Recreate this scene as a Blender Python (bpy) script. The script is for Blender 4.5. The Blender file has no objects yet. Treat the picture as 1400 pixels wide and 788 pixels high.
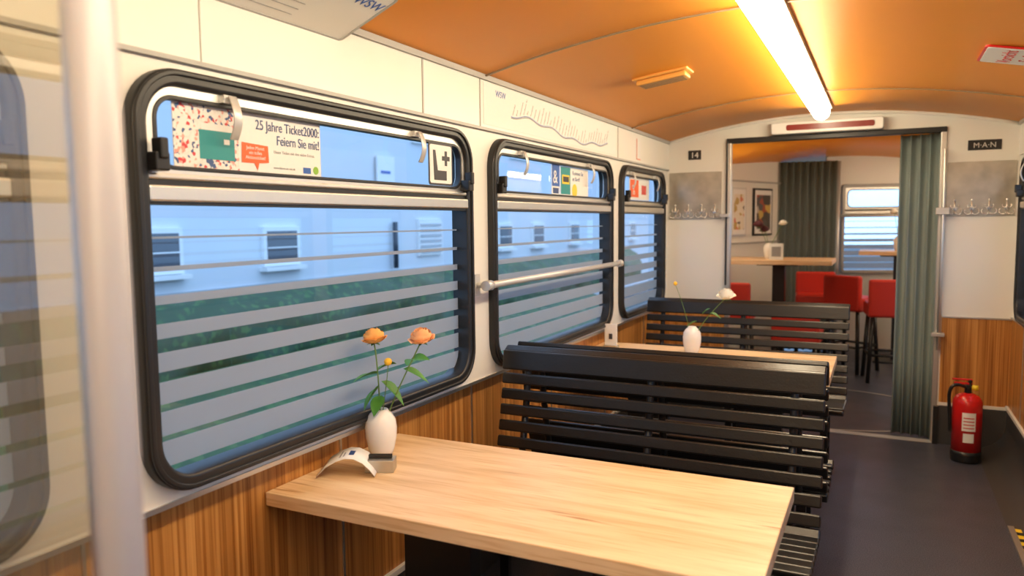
import bpy, bmesh, random
from math import *
from mathutils import Matrix, Vector, noise
random.seed(4)
S=bpy.context.scene
COL=bpy.context.collection
# ------------------------------------------------------------------ materials
MATS={}
def mat(name,col,rough=.5,metal=0,bump=0,bscale=80,spec=None,coat=0,var=.06):
    if name in MATS: return MATS[name]
    m=bpy.data.materials.new(name);m.use_nodes=True
    nt=m.node_tree;b=nt.nodes['Principled BSDF']
    b.inputs['Roughness'].default_value=rough
    b.inputs['Metallic'].default_value=metal
    if coat: b.inputs['Coat Weight'].default_value=coat
    if spec is not None: b.inputs['Specular IOR Level'].default_value=spec
    tc=nt.nodes.new('ShaderNodeTexCoord');n=nt.nodes.new('ShaderNodeTexNoise');n.inputs['Scale'].default_value=bscale
    nt.links.new(tc.outputs['Object'],n.inputs['Vector'])
    mx=nt.nodes.new('ShaderNodeMixRGB');mx.blend_type='MULTIPLY';mx.inputs[0].default_value=var
    mx.inputs[1].default_value=(*col,1);nt.links.new(n.outputs['Color' if var<.1 else 'Fac'],mx.inputs[2]);nt.links.new(mx.outputs[0],b.inputs['Base Color'])
    if bump:
        bp=nt.nodes.new('ShaderNodeBump');bp.inputs['Strength'].default_value=bump;bp.inputs['Distance'].default_value=.002
        nt.links.new(n.outputs['Fac'],bp.inputs['Height']);nt.links.new(bp.outputs[0],b.inputs['Normal'])
    MATS[name]=m;return m
def wood(name,stops,scale,rough=.4,detail=6,dist=.6,fine=None,cracks=None):
    m=bpy.data.materials.new(name);m.use_nodes=True;nt=m.node_tree;b=nt.nodes['Principled BSDF']
    L=nt.links.new
    tc=nt.nodes.new('ShaderNodeTexCoord');mp=nt.nodes.new('ShaderNodeMapping');mp.inputs['Scale'].default_value=scale
    L(tc.outputs['Object'],mp.inputs['Vector'])
    n=nt.nodes.new('ShaderNodeTexNoise');n.inputs['Scale'].default_value=1;n.inputs['Detail'].default_value=detail;n.inputs['Distortion'].default_value=dist
    L(mp.outputs[0],n.inputs['Vector'])
    r=nt.nodes.new('ShaderNodeValToRGB');e=r.color_ramp.elements
    e[0].position=stops[0][0];e[0].color=(*stops[0][1],1);e[1].position=stops[-1][0];e[1].color=(*stops[-1][1],1)
    for p,c in stops[1:-1]:
        k=e.new(p);k.color=(*c,1)
    L(n.outputs['Fac'],r.inputs[0]);out=r.outputs[0]
    for fn in [f for f in (fine,cracks) if f]:
        mp2=nt.nodes.new('ShaderNodeMapping');mp2.inputs['Scale'].default_value=fn[0];L(tc.outputs['Object'],mp2.inputs['Vector'])
        n2=nt.nodes.new('ShaderNodeTexNoise');n2.inputs['Scale'].default_value=1;n2.inputs['Detail'].default_value=3;L(mp2.outputs[0],n2.inputs['Vector'])
        r2=nt.nodes.new('ShaderNodeValToRGB');r2.color_ramp.elements[0].position=fn[1];r2.color_ramp.elements[0].color=(*fn[3],1)
        r2.color_ramp.elements[1].position=fn[2];r2.color_ramp.elements[1].color=(1,1,1,1);L(n2.outputs['Fac'],r2.inputs[0])
        mx=nt.nodes.new('ShaderNodeMixRGB');mx.blend_type='MULTIPLY';mx.inputs[0].default_value=1;L(out,mx.inputs[1]);L(r2.outputs[0],mx.inputs[2]);out=mx.outputs[0]
    L(out,b.inputs['Base Color']);b.inputs['Roughness'].default_value=rough
    return m
M_white=mat('white_laminate',(.80,.785,.735),.38,bscale=6)
M_frieze=mat('white_frieze',(.82,.805,.765),.35,bscale=5)
M_rub=mat('black_rubber',(.012,.013,.015),.38,bump=.1)
M_black=mat('black_paint',(.012,.012,.013),.35)
M_slat=mat('black_lacquered_wood',(.012,.011,.011),.28,bump=.25,bscale=120)
M_alu=mat('aluminium',(.68,.67,.64),.40,1)
M_latch=mat('satin_latch_metal',(.62,.62,.61),.35,.35)
M_chrome=mat('chrome',(.8,.8,.8),.18,1)
M_steel=mat('stamped_steel',(.66,.62,.54),.38,.8,bump=.35,bscale=11,var=.55)
M_greyp=mat('grey_paint',(.42,.42,.41),.4)
M_post=mat('grey_powder_coat',(.36,.36,.40),.4)
M_ceram=mat('white_ceramic',(.85,.84,.82),.25)
M_paper=mat('paper_white',(.83,.83,.82),.6)
M_red=mat('red_leather',(.62,.035,.02),.42,bump=.2)
M_redp=mat('red_enamel',(.62,.015,.015),.25)
M_dred=mat('dark_red_plastic',(.22,.015,.012),.3)
M_teal=mat('teal_ink',(.02,.28,.30),.5)
M_orangeink=mat('orange_ink',(.85,.13,.03),.5)
M_navy=mat('navy_ink',(.03,.07,.22),.5)
M_blueink=mat('blue_ink',(.03,.12,.45),.5)
M_darkink=mat('dark_ink',(.04,.04,.05),.5)
M_greyink=mat('grey_ink',(.30,.30,.31),.5)
M_yel=mat('yellow_plastic',(.85,.62,.03),.4)
M_green=mat('leaf_green',(.07,.25,.04),.5)
M_stem=mat('stem_green',(.14,.24,.05),.5)
M_rose=mat('rose_petal_apricot',(.95,.46,.13),.6,bscale=25,spec=.2)
M_roseb=mat('rose_petal_peach',(.98,.52,.24),.6,bscale=25,spec=.2)
M_rosew=mat('rose_petal_white',(.93,.90,.80),.6,spec=.2)
M_dk=mat('dark_flower',(.12,.03,.04),.6)
M_yelf=mat('yellow_flower',(.90,.55,.04),.7)
M_greenink=mat('green_ink',(.25,.5,.05),.5)
M_curt=mat('bellows_fabric',(.26,.32,.31),.6,bump=.2)
M_skirt=mat('dark_vinyl_skirting',(.05,.05,.052),.4)
M_ceil=mat('orange_ceiling_laminate',(.90,.34,.03),.42,bscale=3,spec=.2)
M_ceil2=mat('orange_vent_plastic',(.88,.44,.10),.4)
M_zebra=wood('zebrano_veneer',[(.30,(.29,.108,.022)),(.45,(.44,.185,.042)),(.55,(.52,.23,.056)),(.70,(.66,.33,.095))],(42,42,.6),.35,4,.3,fine=((150,150,1.2),.38,.5,(.66,.54,.42)))
M_oak=wood('oak_tabletop',[(.25,(.54,.34,.155)),(.42,(.70,.48,.26)),(.55,(.77,.56,.335)),(.75,(.83,.65,.42))],(1.3,11,11),.42,5,1.2,fine=((6,140,140),.30,.48,(.84,.76,.66)),cracks=((2.2,30,30),.27,.34,(.52,.36,.22)))
def floor_mat():
    m=bpy.data.materials.new('speckled_vinyl_floor');m.use_nodes=True;nt=m.node_tree;b=nt.nodes['Principled BSDF'];L=nt.links.new
    tc=nt.nodes.new('ShaderNodeTexCoord');n=nt.nodes.new('ShaderNodeTexNoise');n.inputs['Scale'].default_value=230;L(tc.outputs['Object'],n.inputs['Vector'])
    r=nt.nodes.new('ShaderNodeValToRGB');e=r.color_ramp.elements;e[0].position=.35;e[0].color=(.016,.018,.028,1);e[1].position=.72;e[1].color=(.11,.115,.155,1)
    L(n.outputs['Fac'],r.inputs[0]);L(r.outputs[0],b.inputs['Base Color'])
    n2=nt.nodes.new('ShaderNodeTexNoise');n2.inputs['Scale'].default_value=4;L(tc.outputs['Object'],n2.inputs['Vector'])
    mr=nt.nodes.new('ShaderNodeMapRange');mr.inputs[3].default_value=.28;mr.inputs[4].default_value=.5;L(n2.outputs[0],mr.inputs[0]);L(mr.outputs[0],b.inputs['Roughness'])
    return m
M_floor=floor_mat()
def glass_mat(name,base=.04,gain=.8,tint=(1,1,1),haze=0,hcol=(.5,.45,.35)):
    # thin-sheet glass: Schlick-style reflectance from the facing angle, same from both sides
    m=bpy.data.materials.new(name);m.use_nodes=True;nt=m.node_tree;nt.nodes.clear();L=nt.links.new
    o=nt.nodes.new('ShaderNodeOutputMaterial');t=nt.nodes.new('ShaderNodeBsdfTransparent');t.inputs[0].default_value=(*tint,1)
    g=nt.nodes.new('ShaderNodeBsdfGlossy');g.inputs['Roughness'].default_value=.02;g.inputs[0].default_value=(1,1,1,1)
    lw=nt.nodes.new('ShaderNodeLayerWeight');lw.inputs[0].default_value=.5
    p=nt.nodes.new('ShaderNodeMath');p.operation='POWER';p.inputs[1].default_value=5;L(lw.outputs['Facing'],p.inputs[0])
    q=nt.nodes.new('ShaderNodeMath');q.operation='MULTIPLY_ADD';q.inputs[1].default_value=gain;q.inputs[2].default_value=base;L(p.outputs[0],q.inputs[0])
    src=t.outputs[0]
    if haze:
        d=nt.nodes.new('ShaderNodeBsdfDiffuse');d.inputs[0].default_value=(*hcol,1);hm=nt.nodes.new('ShaderNodeMixShader');hm.inputs[0].default_value=haze
        L(t.outputs[0],hm.inputs[1]);L(d.outputs[0],hm.inputs[2]);src=hm.outputs[0]
    mx=nt.nodes.new('ShaderNodeMixShader')
    L(q.outputs[0],mx.inputs[0]);L(src,mx.inputs[1]);L(g.outputs[0],mx.inputs[2]);L(mx.outputs[0],o.inputs[0]);return m
M_glass=glass_mat('window_glass',.05,.8)
M_glassp=glass_mat('partition_glass',.14,.8,(.68,.65,.53),.28,(.42,.38,.28))
def frost_mat():
    m=bpy.data.materials.new('frosted_film');m.use_nodes=True;nt=m.node_tree;nt.nodes.clear();L=nt.links.new
    o=nt.nodes.new('ShaderNodeOutputMaterial')
    tr=nt.nodes.new('ShaderNodeBsdfTranslucent');tr.inputs[0].default_value=(.66,.66,.66,1)
    di=nt.nodes.new('ShaderNodeBsdfDiffuse');di.inputs[0].default_value=(.42,.45,.48,1)
    tp=nt.nodes.new('ShaderNodeBsdfTransparent')
    a=nt.nodes.new('ShaderNodeMixShader');a.inputs[0].default_value=.45;L(tr.outputs[0],a.inputs[1]);L(di.outputs[0],a.inputs[2])
    c=nt.nodes.new('ShaderNodeMixShader');c.inputs[0].default_value=.14;L(a.outputs[0],c.inputs[1]);L(tp.outputs[0],c.inputs[2]);L(c.outputs[0],o.inputs[0]);return m
M_frost=frost_mat()
def emis(name,c,s):
    m=bpy.data.materials.new(name);m.use_nodes=True;nt=m.node_tree;nt.nodes.clear()
    o=nt.nodes.new('ShaderNodeOutputMaterial');e=nt.nodes.new('ShaderNodeEmission');e.inputs[0].default_value=(*c,1);e.inputs[1].default_value=s
    nt.links.new(e.outputs[0],o.inputs[0]);return m
M_tube=emis('fluorescent_diffuser',(1,.83,.56),30)
M_fill=emis('added_fill_glow',(1,.80,.55),19)  # glow of the added, unseen fill lights in the next section
def speck(name,cols,scale):
    m=bpy.data.materials.new(name);m.use_nodes=True;nt=m.node_tree;b=nt.nodes['Principled BSDF'];L=nt.links.new
    tc=nt.nodes.new('ShaderNodeTexCoord');v=nt.nodes.new('ShaderNodeTexVoronoi');v.inputs['Scale'].default_value=scale;L(tc.outputs['Object'],v.inputs['Vector'])
    sp=nt.nodes.new('ShaderNodeSeparateColor');L(v.outputs['Color'],sp.inputs[0])
    r=nt.nodes.new('ShaderNodeValToRGB');r.color_ramp.interpolation='CONSTANT';e=r.color_ramp.elements
    e[0].position=0;e[0].color=(*cols[0],1);e[1].position=.5;e[1].color=(*cols[1],1)
    for i,c in enumerate(cols[2:]):
        k=e.new(.6+.1*i);k.color=(*c,1)
    L(sp.outputs[0],r.inputs[0]);L(r.outputs[0],b.inputs['Base Color']);b.inputs['Roughness'].default_value=.5;return m
M_conf=speck('confetti_print',[(.80,.78,.76),(.6,.05,.06),(.04,.09,.25),(.8,.35,.3),(.75,.72,.7)],130)
M_hedge=speck('hedge_leaves',[(.012,.05,.008),(.028,.09,.014),(.018,.06,.010),(.045,.12,.02),(.018,.05,.010)],14)
M_grass=speck('grass',[(.018,.06,.008),(.03,.09,.012),(.04,.11,.015),(.06,.11,.02),(.025,.07,.010)],8)
M_asph=mat('asphalt',(.12,.13,.14),.8,bscale=3)
M_facade=mat('rendered_facade',(.70,.72,.76),.8,bscale=2)
M_shut=mat('grey_shutter',(.45,.47,.50),.6)
M_extw=mat('exterior_window_frame',(.85,.85,.85),.5)
M_extg=mat('dark_exterior_glass',(.05,.06,.08),.15)
# ------------------------------------------------------------------ helpers
def link(o,parent=None):
    COL.objects.link(o)
    if parent: o.parent=parent
    return o
def empty(name,loc=(0,0,0)):
    e=bpy.data.objects.new(name,None);e.empty_display_size=.05;link(e);return e
class B:
    def __init__(s): s.bm=bmesh.new();s.mats=[]
    def mi(s,m):
        if m not in s.mats: s.mats.append(m)
        return s.mats.index(m)
    def _fin(s,vs,m,smooth=False):
        i=s.mi(m)
        fs=set(f for v in vs for f in v.link_faces)
        for f in fs: f.material_index=i;f.smooth=smooth
    def box(s,x0,x1,y0,y1,z0,z1,m,M=None):
        r=bmesh.ops.create_cube(s.bm,size=1)
        T=Matrix.Translation(((x0+x1)/2,(y0+y1)/2,(z0+z1)/2))@Matrix.Diagonal((abs(x1-x0),abs(y1-y0),abs(z1-z0),1))
        bmesh.ops.transform(s.bm,matrix=(M@T if M else T),verts=r['verts']);s._fin(r['verts'],m)
    def cyl(s,p0,p1,r0,m,r1=None,seg=20,M=None):
        p0=Vector(p0);p1=Vector(p1);d=p1-p0
        r=bmesh.ops.create_cone(s.bm,cap_ends=True,segments=seg,radius1=r0,radius2=r0 if r1 is None else r1,depth=d.length)
        T=Matrix.Translation((p0+p1)/2)@d.to_track_quat('Z','Y').to_matrix().to_4x4()
        bmesh.ops.transform(s.bm,matrix=(M@T if M else T),verts=r['verts'])
        s._fin(r['verts'],m,True)
        for v in r['verts']:
            for f in v.link_faces:
                if len(f.verts)>4: f.smooth=False
    def sph(s,c,r,m,sc=(1,1,1)):
        q=bmesh.ops.create_icosphere(s.bm,subdivisions=3,radius=r)
        bmesh.ops.transform(s.bm,matrix=Matrix.Translation(c)@Matrix.Diagonal((*sc,1)),verts=q['verts']);s._fin(q['verts'],m,True)
    def lathe(s,prof,c,m,seg=40):
        rings=[]
        for r,z in prof:
            rings.append([s.bm.verts.new((c[0]+r*cos(2*pi*i/seg),c[1]+r*sin(2*pi*i/seg),c[2]+z)) for i in range(seg)])
        k=s.mi(m)
        for a,b in zip(rings,rings[1:]):
            for i in range(seg):
                f=s.bm.faces.new((a[i],a[(i+1)%seg],b[(i+1)%seg],b[i]));f.material_index=k;f.smooth=True
        f=s.bm.faces.new(rings[0][::-1]);f.material_index=k
        f=s.bm.faces.new(rings[-1]);f.material_index=k
    def grid(s,pts,m,smooth=True):
        k=s.mi(m);V=[[s.bm.verts.new(p) for p in row] for row in pts]
        for a,b in zip(V,V[1:]):
            for i in range(len(a)-1):
                f=s.bm.faces.new((a[i],a[i+1],b[i+1],b[i]));f.material_index=k;f.smooth=smooth
    def obj(s,name,parent=None,bevel=0,solid=0,M=None):
        if M: bmesh.ops.transform(s.bm,matrix=M,verts=s.bm.verts)
        me=bpy.data.meshes.new(name);s.bm.normal_update();s.bm.to_mesh(me);s.bm.free()
        for m in s.mats: me.materials.append(m)
        o=bpy.data.objects.new(name,me);link(o,parent)
        if solid: 
            q=o.modifiers.new('s','SOLIDIFY');q.thickness=solid
        if bevel:
            q=o.modifiers.new('b','BEVEL');q.width=bevel;q.segments=2;q.limit_method='ANGLE';q.angle_limit=radians(50)
        return o
def rr(u0,u1,v0,v1,r,seg=10):
    p=[]
    for cx,cy,a0 in ((u1-r,v1-r,0),(u0+r,v1-r,90),(u0+r,v0+r,180),(u1-r,v0+r,270)):
        for i in range(seg+1):
            a=radians(a0+90*i/seg);p.append((cx+r*cos(a),cy+r*sin(a)))
    return p
def rect(u0,u1,v0,v1): return [(u0,v0),(u1,v0),(u1,v1),(u0,v1)]
def plate(name,loops,w0,w1,m,Fm,parent=None,bev=0):
    c=bpy.data.curves.new(name,'CURVE');c.dimensions='2D';c.fill_mode='BOTH'
    for l in loops:
        sp=c.splines.new('POLY');sp.points.add(len(l)-1)
        for i,(a,b) in enumerate(l): sp.points[i].co=(a,b,0,1)
        sp.use_cyclic_u=True
    c.extrude=max((w1-w0)/2-bev,1e-4);c.bevel_depth=bev;c.bevel_resolution=3;c.offset=-bev
    t=bpy.data.objects.new('t',c);COL.objects.link(t)
    dg=bpy.context.evaluated_depsgraph_get();me=bpy.data.meshes.new_from_object(t.evaluated_get(dg))
    bpy.data.objects.remove(t);me.name=name
    me.transform(Fm@Matrix.Translation((0,0,(w0+w1)/2)));me.materials.clear();me.materials.append(m)
    o=bpy.data.objects.new(name,me);link(o,parent);return o
def text(body,size,u,v,w,m,Fm,parent,name='lettering',al='LEFT',sx=1,ext=.0004):
    c=bpy.data.curves.new(name,'FONT');c.body=body;c.size=size;c.extrude=ext;c.align_x=al
    t=bpy.data.objects.new('t',c);COL.objects.link(t)
    dg=bpy.context.evaluated_depsgraph_get();me=bpy.data.meshes.new_from_object(t.evaluated_get(dg))
    bpy.data.objects.remove(t)
    me.transform(Fm@Matrix.Translation((u,v,w))@Matrix.Diagonal((sx,1,1,1)));me.materials.clear();me.materials.append(m)
    o=bpy.data.objects.new(name,me);link(o,parent);return o
def frame(o,u,v,n):
    return Matrix(((u[0],v[0],n[0],o[0]),(u[1],v[1],n[1],o[1]),(u[2],v[2],n[2],o[2]),(0,0,0,1)))
def tube(name,pts,r,m,parent=None,cyc=False):
    c=bpy.data.curves.new(name,'CURVE');c.dimensions='3D';c.bevel_depth=r;c.bevel_resolution=3;c.use_fill_caps=True
    sp=c.splines.new('NURBS');sp.points.add(len(pts)-1)
    for i,p in enumerate(pts): sp.points[i].co=(*p,1)
    sp.order_u=min(4,len(pts));sp.use_endpoint_u=True;sp.resolution_u=8
    t=bpy.data.objects.new('t',c);COL.objects.link(t)
    dg=bpy.context.evaluated_depsgraph_get();me=bpy.data.meshes.new_from_object(t.evaluated_get(dg))
    bpy.data.objects.remove(t);me.materials.clear();me.materials.append(m)
    for p in me.polygons:p.use_smooth=True
    o=bpy.data.objects.new(name,me);link(o,parent);return o
# ------------------------------------------------------------------ dimensions
XL,XR=-1.431,.75; XC=(XL+XR)/2; YB=-1.6; YF=5.54
REC=.045   # wood panelling sits this much further out than the window wall
FL=frame((XL,0,0),(0,1,0),(0,0,1),(1,0,0))
FLw=frame((XL-REC,0,0),(0,1,0),(0,0,1),(1,0,0))
FR=frame((XR,0,0),(0,-1,0),(0,0,1),(-1,0,0))
FF=frame((0,YF,0),(1,0,0),(0,0,1),(0,-1,0))
def cz(x,drop=0): return 2.04-drop+.14*(1-((x-XC)/1.0905)**2)
b=B();b.box(-1.53,1.0,YB-.05,10.4,-.08,0,M_floor);b.obj('floor')
def arc_ceiling(name,y0,y1,m,drop=0,x0=XL-.04,x1=XR+.04):
    b=B();n=28
    lo=[]
    for y in (y0,y1):
        lo.append([(x0+(x1-x0)*i/n,y,cz(x0+(x1-x0)*i/n,drop)) for i in range(n+1)])
    b.grid(lo,m);o=b.obj(name,solid=.03)
    o.modifiers['s'].offset=1
    if o.data.polygons[0].normal.z<0: o.data.flip_normals()
    return o
arc_ceiling('ceiling',YB,YF+.04,M_ceil)
M_seam=mat('ceiling_joint_strip',(.34,.24,.14),.4)
for i,y in enumerate((.75,2.66,4.58)):
    b=B();n=28
    b.grid([[(XL+.0+(XR-XL)*k/n,yy,cz(XL+(XR-XL)*k/n)-.004) for k in range(n+1)] for yy in (y-.006,y+.006)],M_seam);b.obj('trim_ceiling_joint',solid=.004)
# ------------------------------------------------------------------ walls
WZ=.842; ZB,ZT=.860,1.812
wins=[(-.64,.862),(1.077,2.526),(2.70,4.20),(4.385,5.375)]
holes=[rr(a+.012,c-.012,ZB+.012,ZT-.012,.11) for a,c in wins]
plate('wall_left',[rect(YB,YF+.04,.838,2.07)]+holes,-.05,0,M_white,FL)
b=B();b.box(XL-REC-.05,XL-REC,YB,YF+.04,0,.86,M_white);b.obj('wall_left_lower')
winsR=[(-.60,.90),(1.077,2.526),(2.70,4.20),(4.385,5.30)]
holesR=[[( -p[0],p[1]) for p in rr(a+.012,c-.012,ZB+.012,ZT-.012,.11)][::-1] for a,c in winsR]
plate('wall_right',[rect(-YF-.04,-YB,.0,2.07)]+holesR,-.05,0,M_white,FR)
def lower_panels(nm,Fm,u0,u1,seams,dz=0):
    b=B()
    b.box(u0,u1,.27,WZ-dz,.0,.006,M_zebra,M=Fm)
    b.obj('trim_'+nm+'_wood_panel')
    b=B()
    for s in seams: b.box(s-.004,s+.004,.285,WZ-.006,.005,.010,M_alu,M=Fm)
    b.obj('trim_'+nm+'_metal_strips')
    b=B();b.box(u0,u1,0,.265,0,.014,M_skirt,M=Fm);b.box(u0,u1,.262,.285,0,.020,M_white,M=Fm);b.obj('baseboard_'+nm,bevel=.003)
lower_panels('left',FLw,YB,YF,[-.68,.14,.96,1.79,2.61,3.43,4.25,5.07],.006)
lower_panels('right',FR,-YF,-YB,[-5.07,-4.25,-3.43,-2.61,-1.79,-.96])
b=B();b.box(YB,YF,.830,.842,-.03,.006,M_alu,M=FL);b.obj('trim_left_ledge')
b=B();b.box(-YF,-YB,WZ-.004,WZ+.006,0,.012,M_alu,M=FR);b.obj('trim_right_ledge')
b=B()
for a,c in ((YB,.35),(.354,1.28),(1.284,2.218),(2.222,2.628),(2.632,4.34),(4.344,YF)):
    b.box(a,c,1.842,2.04,0,.010,M_frieze,M=FL)
b.obj('trim_frieze_left',bevel=.002)
b=B();b.box(YB,YF,1.832,1.842,0,.014,M_greyp,M=FL);b.box(YB,YF,2.025,2.045,0,.022,M_greyp,M=FL)
for u in (2.22,2.63,4.342): b.box(u-.004,u+.004,1.842,2.03,.008,.0125,M_greyp,M=FL)
b.obj('trim_frieze_edges')
b=B();b.box(-YF,-YB,1.842,2.04,0,.010,M_frieze,M=FR);b.box(-YF,-YB,2.025,2.045,0,.022,M_greyp,M=FR);b.obj('trim_frieze_right')
DL,DR,DT=-.985,.335,2.02
n=20
top=[(XR-(XR-XL)*i/n,cz(XR-(XR-XL)*i/n)+.005) for i in range(n+1)]
out=[(XL,.0),(DL,0),(DL,DT),(DR,DT),(DR,0),(XR,0)]+top
plate('wall_far',[out],-.05,0,M_white,FF)
b=B();b.box(XL-.10,XL+.01,YF,YF+.05,0,.86,M_white);b.obj('wall_far_corner')
b=B()
for a,c in ((XL-REC,DL-.02),(DR+.03,XR)):
    b.box(a,c,.27,.832,0,.006,M_zebra,M=FF)
b.obj('trim_far_wood_panel')
b=B()
for a,c in ((XL-REC,DL-.02),(DR+.03,XR)):
    b.box(a,c,.828,.838,0,.012,M_alu,M=FF)
    b.box(a,c,.255,.275,0,.014,M_white,M=FF)
    b.box(a,c,0,.255,0,.012,M_skirt,M=FF)
b.box(DR+.0,DR+.03,0,.25,0,.03,M_black,M=FF)
b.obj('baseboard_far')
b=B();pts=[]
for y in (3.9,YF-.012):
    pts.append([(XR-.014-.16*(1-sin(a)) ,y,.16*(1-cos(a))+.001) for a in [pi/2*i/8 for i in range(9)]])
b.grid(pts,M_skirt);b.obj('trim_floor_cove')
b=B();n=24
b.grid([[ (XL+(XR-XL)*i/n, YF-.012, cz(XL+(XR-XL)*i/n)-dz) for i in range(n+1)] for dz in (0,.02)],M_white);b.obj('trim_arch_moulding',solid=.012)
e=empty('door_1')
b=B();b.box(DL-.02,DL+.012,0,DT+.02,-.05,.012,M_alu,M=FF);b.box(DR-.012,DR+.02,0,DT+.02,-.05,.012,M_alu,M=FF);b.obj('jambs',e,bevel=.003)
b=B();b.box(DL-.02,DR+.02,DT-.012,DT+.022,-.05,.016,M_rub,M=FF);b.box(DL-.02,DL-.008,1.0,DT,.0,.02,M_rub,M=FF);b.obj('header',e,bevel=.004)
b=B();b.cyl((DR+.012,YF-.045,.62),(DR+.012,YF-.045,1.9),.010,M_alu)
for z in (.72,1.50,1.52): b.box(DR-.03,DR+.045,YF-.06,YF-.012,z-.012,z+.012,M_alu)
b.box(DL-.055,DL+.01,YF-.05,YF-.012,1.488,1.512,M_alu)
b.obj('pole_and_brackets',e,bevel=.003)
b=B();b.box(DL,DR,YF-.02,YF+.05,.0005,.006,M_greyp);b.obj('sill',e,bevel=.002)
b=B();b.box(XL-.10,XR+.04,YB-.05,YB,0,2.2,M_white);b.box(XL-REC,XR,YB,YB+.006,0,.84,M_zebra);b.obj('wall_rear')
# ------------------------------------------------------------------ windows
def window(name,Fm,u0,u1,bands=True,v0=ZB,v1=ZT,latch=True,gm=None,rc=.125):
    e=empty(name);g=.038;gm=gm or M_rub
    plate('rubber_gasket',[rr(u0,u1,v0,v1,rc),rr(u0+g,u1-g,v0+g,v1-g,max(rc-.035,.015))],-.045,.030,gm,Fm,e,bev=.009)
    plate('gasket_lip',[rr(u0+.004,u1-.004,v0+.004,v1-.004,rc-.005),rr(u0+.016,u1-.016,v0+.016,v1-.016,rc-.015)],.02,.036,gm,Fm,e,bev=.003)
    rz=1.549
    plate('hopper_frame',[rr(u0+g-.006,u1-g+.006,rz-.0,v1-g+.006,max(rc-.04,.012)),rr(u0+g+.026,u1-g-.026,rz+.045,v1-g-.024,.05)],-.012,.016,M_alu,Fm,e,bev=.004)
    plate('hopper_seal',[rr(u0+g+.022,u1-g-.022,rz+.041,v1-g-.020,.054),rr(u0+g+.032,u1-g-.032,rz+.050,v1-g-.030,.045)],-.005,.019,M_rub,Fm,e,bev=.002)
    b=B();b.box(u0+g-.004,u1-g+.004,rz-.030,rz+.006,-.01,.030,M_alu,M=Fm);b.box(u0+g-.004,u1-g+.004,rz+.018,rz+.032,.0,.024,M_alu,M=Fm);b.obj('transom_rail',e,bevel=.005)
    b=B();b.box(u0+g-.004,u1-g+.004,rz-.037,rz-.030,-.008,.022,M_rub,M=Fm);b.box(u0+g-.004,u1-g+.004,rz+.006,rz+.018,-.008,.018,M_rub,M=Fm);b.obj('transom_seal',e)
    b=B();b.grid([[Fm@Vector((u0+.03,v,-.027)),Fm@Vector((u1-.03,v,-.027))] for v in (v0+.03,v1-.03)],M_glass,False);b.obj('pane',e)
    if bands:
        b=B();z=1.440
        for k,t in enumerate((.005,.011,.020,.034,.044,.051,.056,.060)):
            c=z-.0705*k
            b.box(u0+.032,u1-.032,max(c-t/2,v0+.03),c+t/2,-.0225,-.0215,M_frost,M=Fm)
        b.obj('frosted_stripes',e)
    if latch:
        b=B();w=u1-u0
        for f in (.185,.745):
            u=u0+f*w
            b.box(u-.020,u+.020,v1-.058,v1-.038,.012,.030,M_latch,M=Fm)
            pts=[]
            for i in range(9):
                a=i/8; vv=v1-.042-.100*a; ww=.034+.020*sin(a*pi*.9)-.006*a
                pts.append([Fm@Vector((u-.013,vv,ww)),Fm@Vector((u+.013,vv,ww))])
            b.grid(pts,M_latch)
        b.obj('latch_tabs',e,solid=.004,bevel=.002)
        b=B()
        for u in (u0+.052,u1-.052):
            b.box(u-.018,u+.018,rz+.035,rz+.075,.015,.055,M_black,M=Fm)
            b.box(u-.010,u+.010,rz+.060,rz+.105,.030,.062,M_black,M=Fm)
        b.obj('catch_knobs',e,bevel=.004)
    return e
for i,(a,c) in enumerate(wins): window('window_%d'%(i+1),FL,a,c)
for i,(a,c) in enumerate(winsR): window('window_%d'%(i+5),FR,-c,-a)
e=empty('grab_rail')
b=B();b.cyl((XL+.062,2.56,1.222),(XL+.062,4.24,1.222),.014,M_latch)
for y in (2.58,4.22):
    b.cyl((XL+.001,y,1.222),(XL+.062,y,1.222),.011,M_latch);b.box(XL+.001,XL+.016,y-.02,y+.02,1.18,1.265,M_latch);b.cyl((XL+.062,y-.022,1.222),(XL+.062,y+.022,1.222),.020,M_latch)
b.obj('rail',e)
# ------------------------------------------------------------------ luminaire
def lum(name,x,y0,y1,w,z1,z0,m):
    e=empty(name)
    b=B();b.box(x-w/2-.012,x+w/2+.012,y0-.02,y1+.004,z1-.02,z1,M_greyp);b.obj('housing',e)
    b=B();n=12
    rows=[]
    for y in (y0,y1):
        rows.append([(x+w/2*cos(pi*i/n),y,z1-.02-(z1-.02-z0)*sin(pi*i/n)**.7) for i in range(n+1)])
    b.grid(rows,m)
    for r in rows:
        b.bm.faces.new([b.bm.verts.new(p) for p in r])
    b.obj('diffuser',e)
lum('added_fill_light',-.365,1.9,5.22,.105,2.182,2.092,M_tube)
lum('added_fill_light',-.365,-1.3,1.8,.105,2.182,2.092,M_tube)
# ------------------------------------------------------------------ tables
def table(x0,x1,y0,y1,nm='dining_table'):
    e=empty(nm)
    b=B();b.box(x0,x1,y0,y1,.712,.75,M_oak);b.obj('tabletop',e,bevel=.0025)
    yc=(y0+y1)/2
    b=B()
    for xc in (x0+.36,x1-.34):
        b.box(xc-.11,xc+.11,yc-.03,yc+.03,.012,.70,M_black);b.box(xc-.16,xc+.16,yc-.22,yc+.22,.698,.7115,M_black)
        b.box(xc-.14,xc+.14,yc-.25,yc+.25,.0,.014,M_black)
    b.obj('pedestals',e,bevel=.003)
table(XL-REC+.008,-.19,1.474,2.095)
table(XL-REC+.008,-.19,3.62,4.245)
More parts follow.
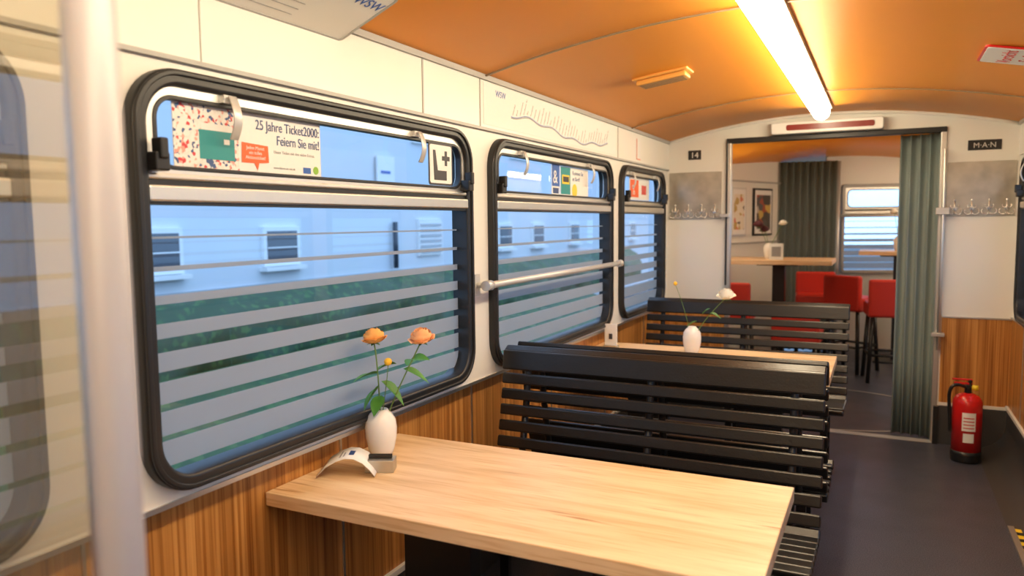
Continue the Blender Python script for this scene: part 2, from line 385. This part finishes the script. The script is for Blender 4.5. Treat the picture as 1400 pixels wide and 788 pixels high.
# ------------------------------------------------------------------ benches
def bench(yc,double=True,x0=-1.365,x1=-.152):
    e=empty('slatted_bench')
    for s in ((-1,1) if double else (-1,)):
        Ms=Matrix.Translation((0,yc,0))@Matrix.Diagonal((1,s,1,1))
        b=B()
        def slat(y,z,ang,h,t=.020):
            M=Ms@Matrix.Translation((0,y,z))@Matrix.Rotation(ang,4,'X')
            b.box(x0,x1,-t/2,t/2,-h/2,h/2,M_slat,M=M)
        slat(.062,.950,radians(62),.040,.022)
        slat(.085,.912,radians(9),.078,.024)
        for k in range(7):
            z=.838-.0615*k; slat(.092+.0105*k+.0006*k*k,z,radians(9+1.2*k),.043)
        slat(.190,.425,radians(38),.043)
        for k in range(7):
            y=.235+.0585*k; z=.418+.0045*k-(.012 if k==6 else 0)
            slat(y,z,radians(90-(3 if k<6 else -28)),.046)
        b.obj('slats_%d'%(1 if s<0 else 2),e,bevel=.006)
        b=B()
        for x in (x0+.10,(x0+x1)/2,x1-.10):
            b.box(x-.02,x+.02,.222,.60,.376,.400,M_black,M=Ms)
            P=[(.070,.93),(.11,.70),(.165,.47),(.23,.385)]
            for (ya,za),(yb,zb) in zip(P,P[1:]):
                b.cyl(Ms@Vector((x,ya-.016,za)),Ms@Vector((x,yb-.016,zb-.004)),.014,M_black,seg=10)
            b.box(x-.018,x+.018,.27,.30,.0,.38,M_black,M=Ms);b.box(x-.018,x+.018,.52,.55,.0,.38,M_black,M=Ms)
            b.box(x-.022,x+.022,.20,.60,.0,.014,M_black,M=Ms)
        b.obj('frame_%d'%(1 if s<0 else 2),e,bevel=.002)
    for o in e.children:
        bm=bmesh.new();bm.from_mesh(o.data);bmesh.ops.recalc_face_normals(bm,faces=bm.faces);bm.to_mesh(o.data);bm.free()
    return e
bench(2.785)
bench(4.885,False)
# ------------------------------------------------------------------ flowers
def rose(b,c,r,m,tilt=(0,0)):
    T=Matrix.Translation(c)@Matrix.Rotation(tilt[0],4,'X')@Matrix.Rotation(tilt[1],4,'Y')
    for lay,(np_,rad,op,hh) in enumerate(((3,.30,.0,.95),(4,.52,.05,.98),(5,.76,.14,.92),(6,.98,.32,.78),(6,1.08,.75,.58))):
        for k in range(np_):
            a0=2*pi*k/np_+lay*.7+random.uniform(-.15,.15);wd=2*pi/np_*.72
            rows=[]
            for i in range(7):
                v=i/6;row=[]
                for j in range(7):
                    u=j/6*2-1
                    a=a0+u*wd*(.45+.55*sin(pi*min(v*.62+.08,1)))
                    rho=r*rad*(sin(min(v*1.25,1)*pi*.5)**.6)*(1-(.22-.5*op)*max(v-.6,0)/.4)+.03*r*random.uniform(-1,1)
                    z=r*(-.75+1.5*hh*v-op*.35*v**4-.20*u*u*v)
                    row.append(T@Vector((rho*cos(a),rho*sin(a),z)))
                rows.append(row)
            b.grid(rows,m)
def leaf(b,p,d,L,w,m,roll=0):
    d=Vector(d).normalized();s=d.cross(Vector((0,0,1))).normalized();s=Matrix.Rotation(roll,3,d)@s;n=s.cross(d)
    rows=[]
    for i in range(8):
        t=i/7;ww=w*sin(pi*t**.8)*.5+.0004
        cpt=Vector(p)+d*L*t-Vector((0,0,1))*L*.25*t*t
        rows.append([cpt-s*ww+n*ww*.35,cpt,cpt+s*ww+n*ww*.35])
    b.grid(rows,m)
def vase(name,x,y,z,stems,scale=1,leaves=()):
    e=empty(name);b=B()
    pr=[(.027,0),(.031,.002),(.040,.025),(.047,.060),(.0485,.090),(.045,.115),(.034,.134),(.024,.142),(.021,.148),(.019,.147),(.019,.125)]
    b.lathe([(r*scale,h*scale) for r,h in pr],(x,y,z+.0005),M_ceram);b.obj('vase_body',e)
    for i,(hx,hy,hz,kind,r) in enumerate(stems):
        base=Vector((x,y,z+.05*scale));mid=Vector((x+(hx-x)*.18,y+(hy-y)*.18,z+.16*scale));head=Vector((hx,hy,hz))
        m2=mid.lerp(head,.55)+Vector((.006,.004,-.006))
        tube('stem_%d'%(i+1),[base,mid,m2,head-Vector((0,0,r*.5))],.0022 if kind!='ball' else .0013,M_stem,e)
        b=B()
        if kind=='ball': b.sph(head,r,M_yelf)
        else:
            rose(b,head,r,{'rose':M_rose,'peach':M_roseb,'white':M_rosew,'dark':M_dk}[kind],(random.uniform(-.05,.35),random.uniform(-.2,.3)))
            for k in range(5):
                a=k*2*pi/5;leaf(b,head-Vector((0,0,r*.75)),(cos(a),sin(a),.1),r*.7,r*.3,M_green)
        b.obj('flower_%d'%(i+1),e)
    if leaves:
        b=B()
        for p,d,L,w,ro in leaves: leaf(b,p,d,L,w,M_green,ro)
        b.obj('leaves',e)
    return e
vx,vy=-1.370,1.865
vase('flower_vase',vx,vy,.75,[(-1.385,1.86,1.125,'rose',.033),(-1.262,1.935,1.122,'peach',.034),(-1.345,1.875,1.045,'ball',.012)],
 leaves=[((-1.372,1.86,1.01),(-.25,-.9,.1),.095,.042,.3),((-1.372,1.86,1.02),(.2,.8,.3),.08,.045,-.4),((-1.368,1.86,.97),(-.1,-.6,-.4),.08,.06,.6),
 ((-1.365,1.865,.985),(.5,.3,-.5),.09,.06,.2),((-1.31,1.905,1.02),(.6,.5,-.3),.085,.045,.3),((-1.30,1.91,1.03),(-.1,.8,.3),.065,.035,.1),((-1.365,1.865,.94),(.1,-.7,-.5),.065,.045,0),((-1.29,1.92,1.05),(.8,.1,.2),.065,.035,.5)])
vase('flower_vase',-.90,4.03,.75,[(-.715,3.98,1.085,'white',.040),(-1.0,4.06,1.125,'ball',.011)],leaves=[((-.84,4.0,.97),(.5,-.2,.6),.07,.035,.3),((-.80,4.0,.98),(.7,.1,-.2),.06,.03,.3),((-.87,4.02,.93),(-.6,0,-.2),.06,.03,.3)])
# card holder on table
e=empty('card_holder')
Mh=Matrix.Translation((-1.290,1.750,.7505))@Matrix.Rotation(radians(25),4,'Z')
b=B();b.box(-.042,.042,-.026,.026,0,.036,M_steel,M=Mh);b.box(-.034,.034,-.006,-.003,.036,.048,M_black,M=Mh);b.box(-.034,.034,.003,.006,.036,.048,M_black,M=Mh);b.obj('steel_block',e,bevel=.003)
Mq=Matrix.Translation((-1.362,1.700,.7515))@Matrix.Rotation(radians(28),4,'Z')
b=B()
P=[(-.085,.004),(-.060,.030),(-.030,.047),(-.005,.055),(.020,.053),(.045,.040),(.065,.020),(.078,.002)]
b.grid([[Mq@Vector((px,q,pz)) for q in (-.055,.055)] for px,pz in P],M_paper);b.obj('folded_leaflet',e,solid=.0012)
b=B()
def onslope(t,q):
    k=min(int(t*3),2);f=t*3-k;a=P[2+k];c=P[3+k]
    return Mq@Vector((a[0]+(c[0]-a[0])*f,q,a[1]+(c[1]-a[1])*f+.0018))
for k,(t0,t1,q0,q1,mm) in enumerate(((.05,.12,-.03,.03,M_greyink),(.2,.26,-.03,.01,M_greyink),(.4,.6,-.02,.02,M_navy))):
    b.grid([[onslope(t,q) for q in (q0,q1)] for t in (t0,t1)],mm)
b.obj('leaflet_print',e)
e=empty('menu_card_holder')
b=B();b.box(-1.40,-1.33,4.05,4.062,.764,.885,M_paper);b.box(-1.405,-1.325,4.035,4.077,.7505,.764,M_alu);b.obj('card',e,bevel=.001)
b=B();b.box(-1.375,-1.355,4.046,4.0495,.80,.83,M_darkink);b.obj('card_print',e)
# ------------------------------------------------------------------ posters
def poster(nm,Fm,u0,u1,v0,v1,w,m=None):
    e=empty(nm);b=B();b.box(u0,u1,v0,v1,w,w+.0012,m or M_paper,M=Fm);b.obj('sheet',e);return e
p=poster('advertising_poster',FL,1.20,1.695,1.600,1.752,.0)
b=B();b.box(1.201,1.392,1.601,1.751,.0012,.002,M_conf,M=FL);b.obj('confetti_artwork',p)
b=B();b.box(1.272,1.378,1.622,1.69,.002,.0028,M_teal,M=FL);b.box(1.278,1.374,1.690,1.706,.002,.0026,M_paper,M=FL);b.box(1.345,1.362,1.660,1.672,.0028,.0034,M_paper,M=FL);b.obj('ticket_artwork',p)
plate('orange_callout',[[(1.40,1.622),(1.442,1.622),(1.452,1.605),(1.458,1.623),(1.492,1.626),(1.490,1.668),(1.402,1.672)]],.002,.003,M_orangeink,FL,p)
text('Jeden Monat\nein tolles\nAktionsticket!',.012,1.446,1.656,.0032,M_paper,FL,p,al='CENTER')
text('25 Jahre Ticket2000:',.035,1.690,1.708,.0022,M_navy,FL,p,sx=.82,al='RIGHT')
text('Feiern Sie mit!',.035,1.690,1.674,.0022,M_navy,FL,p,sx=.82,al='RIGHT')
text('Unser Ticket mit den vielen Extras.',.011,1.512,1.652,.0015,M_greyink,FL,p)
text('www.feiern-sie-mit.de',.009,1.51,1.612,.0015,M_greyink,FL,p)
b=B();b.box(1.622,1.652,1.606,1.622,.0012,.002,M_blueink,M=FL);b.cyl(FL@Vector((1.673,1.616,.001)),FL@Vector((1.673,1.616,.0022)),.011,M_greenink);b.obj('logos',p)
e=empty('priority_seat_sign')
plate('backing',[rr(2.235,2.395,1.600,1.748,.012)],.017,.019,M_darkink,FL,e)
plate('white_field',[rr(2.242,2.388,1.607,1.741,.010)],.019,.0198,M_paper,FL,e)
plate('seat_symbol',[[(2.262,1.722),(2.278,1.722),(2.292,1.652),(2.352,1.652),(2.352,1.618),(2.268,1.618)]],.0198,.0206,M_darkink,FL,e)
b=B();b.box(2.322,2.374,1.688,1.704,.0198,.0206,M_darkink,M=FL);b.box(2.340,2.356,1.670,1.722,.0198,.0207,M_darkink,M=FL);b.obj('cross_symbol',e)
p=poster('advertising_poster',FL,3.47,3.86,1.600,1.742,.0)
b=B();b.box(3.36,3.46,1.60,1.75,.0,.001,M_paper,M=FL);b.box(3.365,3.455,1.640,1.745,.001,.002,M_blueink,M=FL);b.box(3.375,3.445,1.605,1.632,.001,.002,M_navy,M=FL);b.obj('side_pictogram',p)
text('&',.09,3.375,1.655,.0022,M_paper,FL,p)
b=B();b.box(3.475,3.60,1.604,1.738,.0012,.002,M_teal,M=FL);b.box(3.49,3.585,1.655,1.70,.002,.003,M_yel,M=FL);b.box(3.50,3.575,1.665,1.692,.003,.0036,M_darkink,M=FL);b.cyl(FL@Vector((3.66,1.625,.001)),FL@Vector((3.66,1.625,.0022)),.035,M_yel);b.obj('artwork',p)
text('Kommen Sie\nan Bord!',.030,3.63,1.705,.0015,M_navy,FL,p)
p=poster('advertising_poster',FL,4.60,5.05,1.603,1.745,.0)
b=B();b.box(4.62,4.80,1.62,1.73,.0012,.002,M_orangeink,M=FL);b.box(4.87,4.98,1.64,1.70,.0012,.002,M_redp,M=FL);b.obj('artwork',p)
text('%',.09,4.66,1.635,.0022,M_paper,FL,p)
# route map on frieze
p=poster('route_map_panel',FL,2.655,4.30,1.855,2.018,.0105)
ptsu=[2.90+1.25*i/70 for i in range(71)]
def vv(u): return 1.90+.018*sin((u-2.9)*5.2+.6)+.008*sin(u*23)-.012*(u-2.9)
for du,mm in ((0,M_darkink),(.005,M_blueink)):
    b=B();b.grid([[FL@Vector((u,vv(u)+du,.0122)) for u in ptsu],[FL@Vector((u,vv(u)+du+.003,.0122)) for u in ptsu]],mm);b.obj('route_line',p)
stops=['Vohwinkel','Bruch','Hammerstein','Sonnborner Str.','Zoo','Varresbeck','Westende','Pestalozzistr.','Robert-Daum-Pl.','Ohligsmuehle','Hauptbahnhof','Kluse','Landgericht','Voelklinger Str.','Loher Bruecke','Adlerbruecke','Alter Markt','Werther Bruecke','Wupperfeld','Oberbarmen']
for i in range(34):
    u=2.92+1.21*i/33
    Ft=FL@Matrix.Translation((u,vv(u)+.012,.0118))@Matrix.Rotation(radians(62),4,'Z')
    text(stops[i%20],.0125,0,0,0,M_darkink,Ft,p,name='station_name',ext=.0001)
text('WSW',.036,2.76,1.975,.012,M_blueink,FL,p)
e=poster('paper_notice',FL,4.72,4.80,1.86,1.99,.0105);b=B();b.box(4.72,4.80,1.86,1.865,.0117,.013,M_orangeink,M=FL);b.box(4.72,4.726,1.86,1.99,.0117,.013,M_orangeink,M=FL);b.obj('border',e)
e=poster('window_pillar_label',FL,4.262,4.282,1.45,1.72,.0005);text('i',.02,4.268,1.69,.002,M_darkink,FL,e)
# information board at ceiling edge, upper left
e=empty('information_board')
t=Vector((.17,0,.072)).normalized()
Fc=frame(Vector((-1.335,1.2,2.036)),(0,1,0),t,Vector((0,1,0)).cross(t))
plate('board',[rr(-.95,.585,-.095,.13,.015)],-.003,.004,M_frieze,Fc,e)
plate('board_edge',[rr(-.953,.588,-.098,.133,.018),rr(-.945,.58,-.09,.125,.012)],.003,.006,M_greyp,Fc,e)
text('WSW',.045,.46,.06,.005,M_blueink,Fc,e)
text('Linienplan  Haltestellen  Fahrgastinformation',.022,-.35,.075,.005,M_greyink,Fc,e)
b=B()
for k in range(5): b.box(-.8,.35,-.06+.025*k,-.0585+.025*k,.004,.0052,M_greyink,M=Fc)
b.obj('rules',e)
def ceilframe(x,y,w=0):
    s=-2*.14*(x-XC)/1.0905**2
    t=Vector((1,0,s)).normalized();nrm=Vector((s,0,-1)).normalized()
    return x,y,cz(x),t,nrm
e=empty('ceiling_sign')
x,y,z,t,nm=ceilframe(.535,3.60)
Fs=frame(Vector((x,y,z))+nm*.008,t,Vector((0,-1,0)),t.cross(Vector((0,-1,0))))
Fs=Fs@Matrix.Rotation(pi/2,4,'Z')
plate('sign_plate',[rr(-.155,.155,-.20,.20,.02)],-.004,.003,M_redp,Fs,e)
plate('sign_field',[rr(-.145,.145,-.19,.19,.015)],.003,.0045,M_paper,Fs,e)
text('Vorsicht\nStufe\nbitte',.072,0,.085,.005,M_redp,Fs,e,al='CENTER')
e=empty('ceiling_vent')
x,y,z,t,nm=ceilframe(-.93,3.50)
Fv=frame(Vector((x,y,z)),t,Vector((0,-1,0)),t.cross(Vector((0,-1,0))))
b=B();b.box(-.13,.13,-.07,.07,-.002,.012,M_ceil2,M=Fv);b.box(-.115,.115,-.055,.055,.012,.035,M_ceil2,M=Fv)
b.obj('vent_body',e,bevel=.008)
b=B()
for k in range(4): b.box(-.10,.10,-.045+.026*k,-.037+.026*k,.035,.037,M_seam,M=Fv)
b.obj('slots',e)
e=empty('indicator_box')
plate('housing',[rr(-.70,-.005,2.045,2.125,.02)],.001,.075,M_ceram,FF,e,bev=.008)
plate('indicator_panel',[rr(-.60,-.06,2.066,2.104,.012)],.075,.079,M_dred,FF,e)
e=empty('number_plate')
b=B();b.box(-1.278,-1.185,1.905,1.972,.0,.004,M_black,M=FF);b.obj('plate',e,bevel=.002)
text('14',.058,-1.232,1.918,.0045,M_paper,FF,e,al='CENTER')
e=empty('builder_plate')
b=B();b.box(.47,.65,1.885,1.948,.0,.004,M_black,M=FF);b.obj('plate',e,bevel=.002)
text('M·A·N',.045,.56,1.90,.0045,M_alu,FF,e,al='CENTER')
for a,c in ((-1.415,-1.035),(.365,.735)):
    e=empty('coat_hook_panel')
    b=B();b.box(a,c,1.475,1.815,.0005,.006,M_steel,M=FF);b.obj('sheet',e,bevel=.002)
    b=B()
    n=4
    for i in range(n):
        u=a+(c-a)*(i+.5)/n
        for s in (-1,1):
            for rad,zz in ((.020,1.507),(.012,1.54)):
                pts=[]
                for k in range(9):
                    aa=pi*k/8*1.25;pts.append(FF@Vector((u+s*rad-s*rad*cos(aa),zz-rad*sin(aa),.014)))
                for q,r_ in zip(pts,pts[1:]): b.cyl(q,r_,.004,M_chrome,seg=8)
        b.cyl(FF@Vector((u,1.485,.014)),FF@Vector((u,1.575,.012)),.0045,M_chrome,seg=8)
        b.sph(FF@Vector((u,1.578,.012)),.008,M_chrome)
        b.box(u-.012,u+.012,1.515,1.535,.006,.014,M_chrome,M=FF)
    b.obj('hooks',e)
# ------------------------------------------------------------------ fire extinguisher
e=empty('fire_extinguisher')
x,y=.495,5.20
b=B();b.lathe([(.070,0),(.080,.004),(.082,.02),(.082,.04),(.083,.045),(.083,.07)],(x,y,.0),M_black);b.obj('rubber_foot',e)
b=B();b.lathe([(.080,.06),(.080,.35),(.076,.375),(.062,.398),(.040,.412),(.022,.418)],(x,y,0),M_redp);b.obj('cylinder_body',e)
b=B();b.cyl((x,y,.415),(x,y,.455),.019,M_black);b.box(x-.012,x+.012,y-.03,y+.03,.448,.468,M_black);
b.box(x-.075,x+.02,y-.010,y+.010,.468,.480,M_redp);b.box(x-.085,x+.02,y-.010,y+.010,.492,.502,M_redp)
b.cyl((x+.01,y,.46),(x+.01,y,.50),.012,M_black);b.obj('valve_and_lever',e,bevel=.003)
b=B();b.cyl((x+.02,y-.022,.455),(x+.05,y-.03,.455),.016,M_yel);b.obj('gauge_tag',e)
tube('hose',[(x-.015,y-.02,.455),(x-.075,y-.05,.485),(x-.105,y-.05,.44),(x-.098,y-.03,.35),(x-.090,y-.02,.25),(x-.088,y-.02,.18)],.010,M_black,e)
b=B()
for z0,z1,mm,hw in ((.20,.31,M_paper,.9),(.13,.185,M_paper,.7)):
    rows=[[(x+.0812*cos(a),y+.0812*sin(a),z) for a in [-pi/2+.05+hw*(k/10-.5) for k in range(11)]] for z in (z0,z1)]
    b.grid(rows,mm)
for z in (.215,.235,.255,.275):
    rows=[[(x+.0818*cos(a),y+.0818*sin(a),zz) for a in [-pi/2+.05+.7*(k/10-.5) for k in range(11)]] for zz in (z,z+.006)]
    b.grid(rows,M_redp)
b.obj('labels',e)
e=empty('hazard_step_edge')
b=B();b.box(.60,.735,3.2,4.1,.001,.010,M_yel)
for k in range(11): b.box(.60,.735,3.22+.08*k,3.255+.08*k,.0100,.0108,M_black)
b.box(.575,.60,3.2,4.12,.001,.014,M_alu)
b.obj('edging',e)
# ------------------------------------------------------------------ glass partition in the foreground
e=empty('glass_partition')
b=B();b.cyl((-.624,.445,0),(-.624,.445,2.165),.020,M_post,seg=28);b.obj('post',e)
b=B();b.grid([[(XL+.003,.445,z),(-.645,.445,z)] for z in (.86,1.95)],M_glassp,False);b.obj('glass_pane',e)
b=B();b.box(XL-REC+.01,-.645,.435,.455,.10,.828,M_zebra);b.box(XL+.008,-.645,.432,.458,.828,.872,M_alu);b.box(XL+.003,-.645,.432,.458,1.94,1.965,M_alu);b.box(-.656,-.640,.437,.453,.1,1.96,M_alu);b.obj('lower_panel_and_rails',e)
# ------------------------------------------------------------------ bellows
def pleat(name,p0,p1,z0,z1,n,amp,m=M_curt):
    e=empty(name);b=B();p0=Vector((*p0,0));p1=Vector((*p1,0));d=(p1-p0);nn=Vector((-d.y,d.x,0)).normalized()
    N=n*10;rows=[]
    for k in range(5):
        z=z0+(z1-z0)*k/4
        rows.append([tuple(p0+d*(i/N)+nn*amp*(abs(sin(pi*n*i/N))**.6*2-1)*(1+.05*sin(k*2+i*.3)))[:2]+(z,) for i in range(N+1)])
    b.grid(rows,m);b.obj('pleated_fabric',e,solid=.004);return e
pleat('bellows_curtain',(.105,YF+.12),(.325,YF+.075),.012,2.01,4,.028)
pleat('bellows_curtain',(.325,YF+.16),(.345,6.55),.012,2.03,9,.03)
pleat('bellows_curtain',(-1.16,YF+.16),(-1.18,6.5),.012,2.03,9,.03)
e=empty('floor_turntable_plate')
plate('plate',[[(XC+.80*cos(radians(a)),6.30+.70*sin(radians(a))) for a in range(0,360,6)],[(XC+.785*cos(radians(a)),6.30+.685*sin(radians(a))) for a in range(0,360,6)]],.0005,.003,M_greyp,Matrix.Identity(4),e)
# ------------------------------------------------------------------ next car section
arc_ceiling('ceiling_next_section',YF+.04,10.4,M_ceil,.02,-1.5,1.0)
b=B();b.box(XL-.05,XL,YF+.05,7.75,0,2.1,M_white);b.obj('wall_next_left')
b=B();b.box(.95,1.0,YF+.04,10.4,0,2.2,M_white);b.obj('wall_next_right')
A=Vector((XL,7.75,0));Bp=Vector((-1.03,8.85,0));d=(Bp-A).normalized();L=(Bp-A).length
FA=frame(A,d,(0,0,1),Vector(d).cross(Vector((0,0,1))))
b=B();b.box(0,L,0,2.1,-.05,0,M_white,M=FA);b.box(0,L,.0,1.0,0,.008,M_white,M=FA);b.box(0,L,1.22,1.235,0,.02,M_greyp,M=FA);b.box(0,L,1.86,1.875,0,.02,M_greyp,M=FA);b.obj('wall_next_angled')
M_art1=speck('art_print_warm',[(.75,.70,.6),(.3,.12,.05),(.1,.08,.05),(.5,.35,.1),(.6,.2,.1)],16)
M_art2=speck('art_print_dark',[(.08,.07,.06),(.5,.45,.4),(.35,.08,.04),(.55,.4,.1),(.1,.1,.1)],14)
for a,c,mm,fr in ((.12,.42,M_art1,M_alu),(.58,.98,M_art2,M_black)):
    e=empty('framed_picture');b=B();b.box(a,c,1.30,1.80,.001,.02,fr,M=FA);b.box(a+.02,c-.02,1.32,1.78,.02,.022,M_paper,M=FA);b.box(a+.05,c-.05,1.37,1.73,.022,.0235,mm,M=FA);b.obj('frame_and_print',e)
pleat('bellows_curtain',(-1.04,8.85),(-.46,8.98),.012,2.10,8,.04)
A=Vector((-.47,9.15,0));Bp=Vector((.96,9.6,0));d=(Bp-A).normalized();L=(Bp-A).length
FB=frame(A,d,(0,0,1),Vector(d).cross(Vector((0,0,1))))
plate('wall_next_far',[rect(-.1,L,0,2.2),rr(.07,1.38,.87,1.84,.03)],-.05,0,M_white,FB)
window('window_9',FB,.06,1.39,True,.86,1.85,False,M_greyp,.04)
b=B();b.cyl(FB@Vector((.0,1.50,.10)),FB@Vector((1.3,1.50,.10)),.016,M_latch);b.cyl(FB@Vector((0.0,0,.10)),FB@Vector((0.0,2.1,.10)),.022,M_latch);b.obj('stanchion_pole')
def hightable(x0,x1,y0,y1,z=1.10):
    e=empty('high_table');b=B();b.box(x0,x1,y0,y1,z-.04,z,M_oak);b.obj('tabletop',e,bevel=.003)
    xc,yc=(x0+x1)/2,(y0+y1)/2
    b=B();b.box(xc-.055,xc+.055,yc-.055,yc+.055,.014,z-.055,M_black);b.box(xc-.22,xc+.22,yc-.22,yc+.22,0,.016,M_black);b.box(xc-.18,xc+.18,yc-.18,yc+.18,z-.056,z-.041,M_black);b.obj('pedestal',e,bevel=.004)
hightable(-1.33,-.38,7.12,7.80)
hightable(-.20,.55,8.35,8.95,1.14)
def stool(x,y,ang,h=.72):
    e=empty('bar_stool');T=Matrix.Translation((x,y,0))@Matrix.Rotation(ang,4,'Z')
    b=B();b.box(-.19,.19,-.19,.17,h-.13,h,M_red,M=T);b.box(-.19,.19,.125,.19,h-.125,h+.21,M_red,M=T);b.obj('upholstery',e,bevel=.02)
    b=B()
    for sx in (-1,1):
        for sy in (-1,1):
            b.cyl(T@Vector((sx*.18,sy*.17,0)),T@Vector((sx*.15,sy*.14,h-.12)),.018,M_black)
    for sy in (-1,1): b.cyl(T@Vector((-.17,sy*.16,.25)),T@Vector((.17,sy*.16,.25)),.012,M_black)
    for sx in (-1,1): b.cyl(T@Vector((sx*.168,-.16,.25)),T@Vector((sx*.168,.16,.25)),.012,M_black)
    b.obj('legs',e)
stool(-1.18,6.80,pi);stool(-.58,8.15,.1);stool(-.24,7.95,radians(150));stool(.08,7.55,radians(188))
stool(-.62,6.80,radians(178),.55)
vase('flower_vase',-.95,7.45,1.10,[(-.83,7.45,1.44,'white',.035),(-1.05,7.45,1.43,'dark',.045),(-1.0,7.5,1.38,'dark',.04)],1)
vase('flower_vase',.16,8.6,1.14,[(.11,8.6,1.54,'white',.035)],1)
e=empty('menu_stand');b=B();b.box(-.92,-.80,7.25,7.262,1.1005,1.25,M_paper);b.box(-.90,-.82,7.245,7.249,1.13,1.22,M_greyink);b.obj('card',e)
lum('added_fill_light',.72,6.6,9.0,.10,2.03,1.96,M_fill)  # added fill light, kept out of view right of the doorway
lum('added_fill_light',-1.33,5.8,7.2,.10,2.04,1.97,M_fill)  # second added fill, hidden behind the left jamb to brighten the next section
# ------------------------------------------------------------------ exterior
b=B();b.box(-60,40,-40,80,-1.2,-1.0,M_asph);b.obj('ground')
b=B();rows=[]
for i in range(14):
    x=-4.6-2.3*i/13
    rows.append([(x,y,-.95+.75*(i/13)**1.3+.03*noise.noise((x*2,y*2,0))) for y in [-6+24*j/40 for j in range(41)]])
b.grid(rows,M_grass);b.obj('grass_verge')
b=B();rows=[]
for s in range(13):
    a=pi*s/12
    rows.append([(-7.6+.55*cos(a)*(1+.25*noise.noise((y,a*2,1)))+.1*noise.noise((y*3,a*3,0)),y,-.3+.88*sin(a)**.6*(1+.12*noise.noise((y*1.3,a,5)))) for y in [-6+30*j/160 for j in range(161)]])
b.grid(rows,M_hedge);b.obj('hedge')
e=empty('apartment_building')
b=B();b.box(-13,-8.6,-8,40,-1,7,M_facade);b.box(-8.62,-8.56,-8,40,.50,.56,M_shut);b.obj('facade',e)
b=B()
for y in (-2.3,0,2.28,4.55,6.85,9.15,17.1,19.15,21.9,25,28):
    b.box(-8.62,-8.54,y-.40,y+.40,.82,1.44,M_extw)
    b.box(-8.56,-8.53,y-.33,y+.33,.89,1.37,M_extg)
    b.box(-8.53,-8.525,y-.33,y+.33,1.10,1.12,M_extw)
    b.box(-8.6,-8.44,y-.45,y+.45,.75,.81,M_extw)
for y in (0,4.5,9.0,13.5,18,22.5):
    b.box(-8.62,-8.54,y-.55,y+.55,3.1,4.5,M_extw);b.box(-8.56,-8.53,y-.47,y-.03,3.18,4.4,M_extg);b.box(-8.56,-8.53,y+.03,y+.47,3.18,4.4,M_extg)
b.box(-8.62,-8.54,13.1,14.0,.80,1.55,M_extw)
for k in range(6): b.box(-8.54,-8.52,13.15,13.95,.85+.11*k,.91+.11*k,M_shut)
b.cyl((-8.5,12.2,.6),(-8.5,12.2,1.5),.05,M_extg)
b.box(-8.56,-8.52,11.7,12.25,2.25,2.75,M_extw);b.box(-8.53,-8.51,11.8,12.1,2.42,2.47,M_blueink)
b.obj('facade_windows',e)
# ------------------------------------------------------------------ world + camera
w=bpy.data.worlds.new('dusk');S.world=w;w.use_nodes=True;nt=w.node_tree
bg=nt.nodes['Background'];bg.inputs[0].default_value=(.37,.62,1,1);bg.inputs[1].default_value=2.5
F=1029;yaw=radians(26.13);pit=radians(4.98);rol=radians(-.59)
R0=Vector((cos(yaw),sin(yaw),0));fw=Vector((-sin(yaw)*cos(pit),cos(yaw)*cos(pit),-sin(pit)));U0=Vector((-sin(yaw)*sin(pit),cos(yaw)*sin(pit),cos(pit)))
r=R0*cos(rol)+U0*sin(rol);u=-R0*sin(rol)+U0*cos(rol)
cd=bpy.data.cameras.new('camera');cam=bpy.data.objects.new('camera',cd);COL.objects.link(cam)
cam.matrix_world=frame((0,0,1.466),r,u,-fw)
cd.sensor_width=36;cd.lens=F/1400*36;cd.clip_start=.02
cd.dof.use_dof=True;cd.dof.focus_distance=2.6;cd.dof.aperture_fstop=2.6
S.camera=cam
try:
    S.view_settings.view_transform='Standard';S.view_settings.look='None';S.view_settings.exposure=0
except Exception: pass
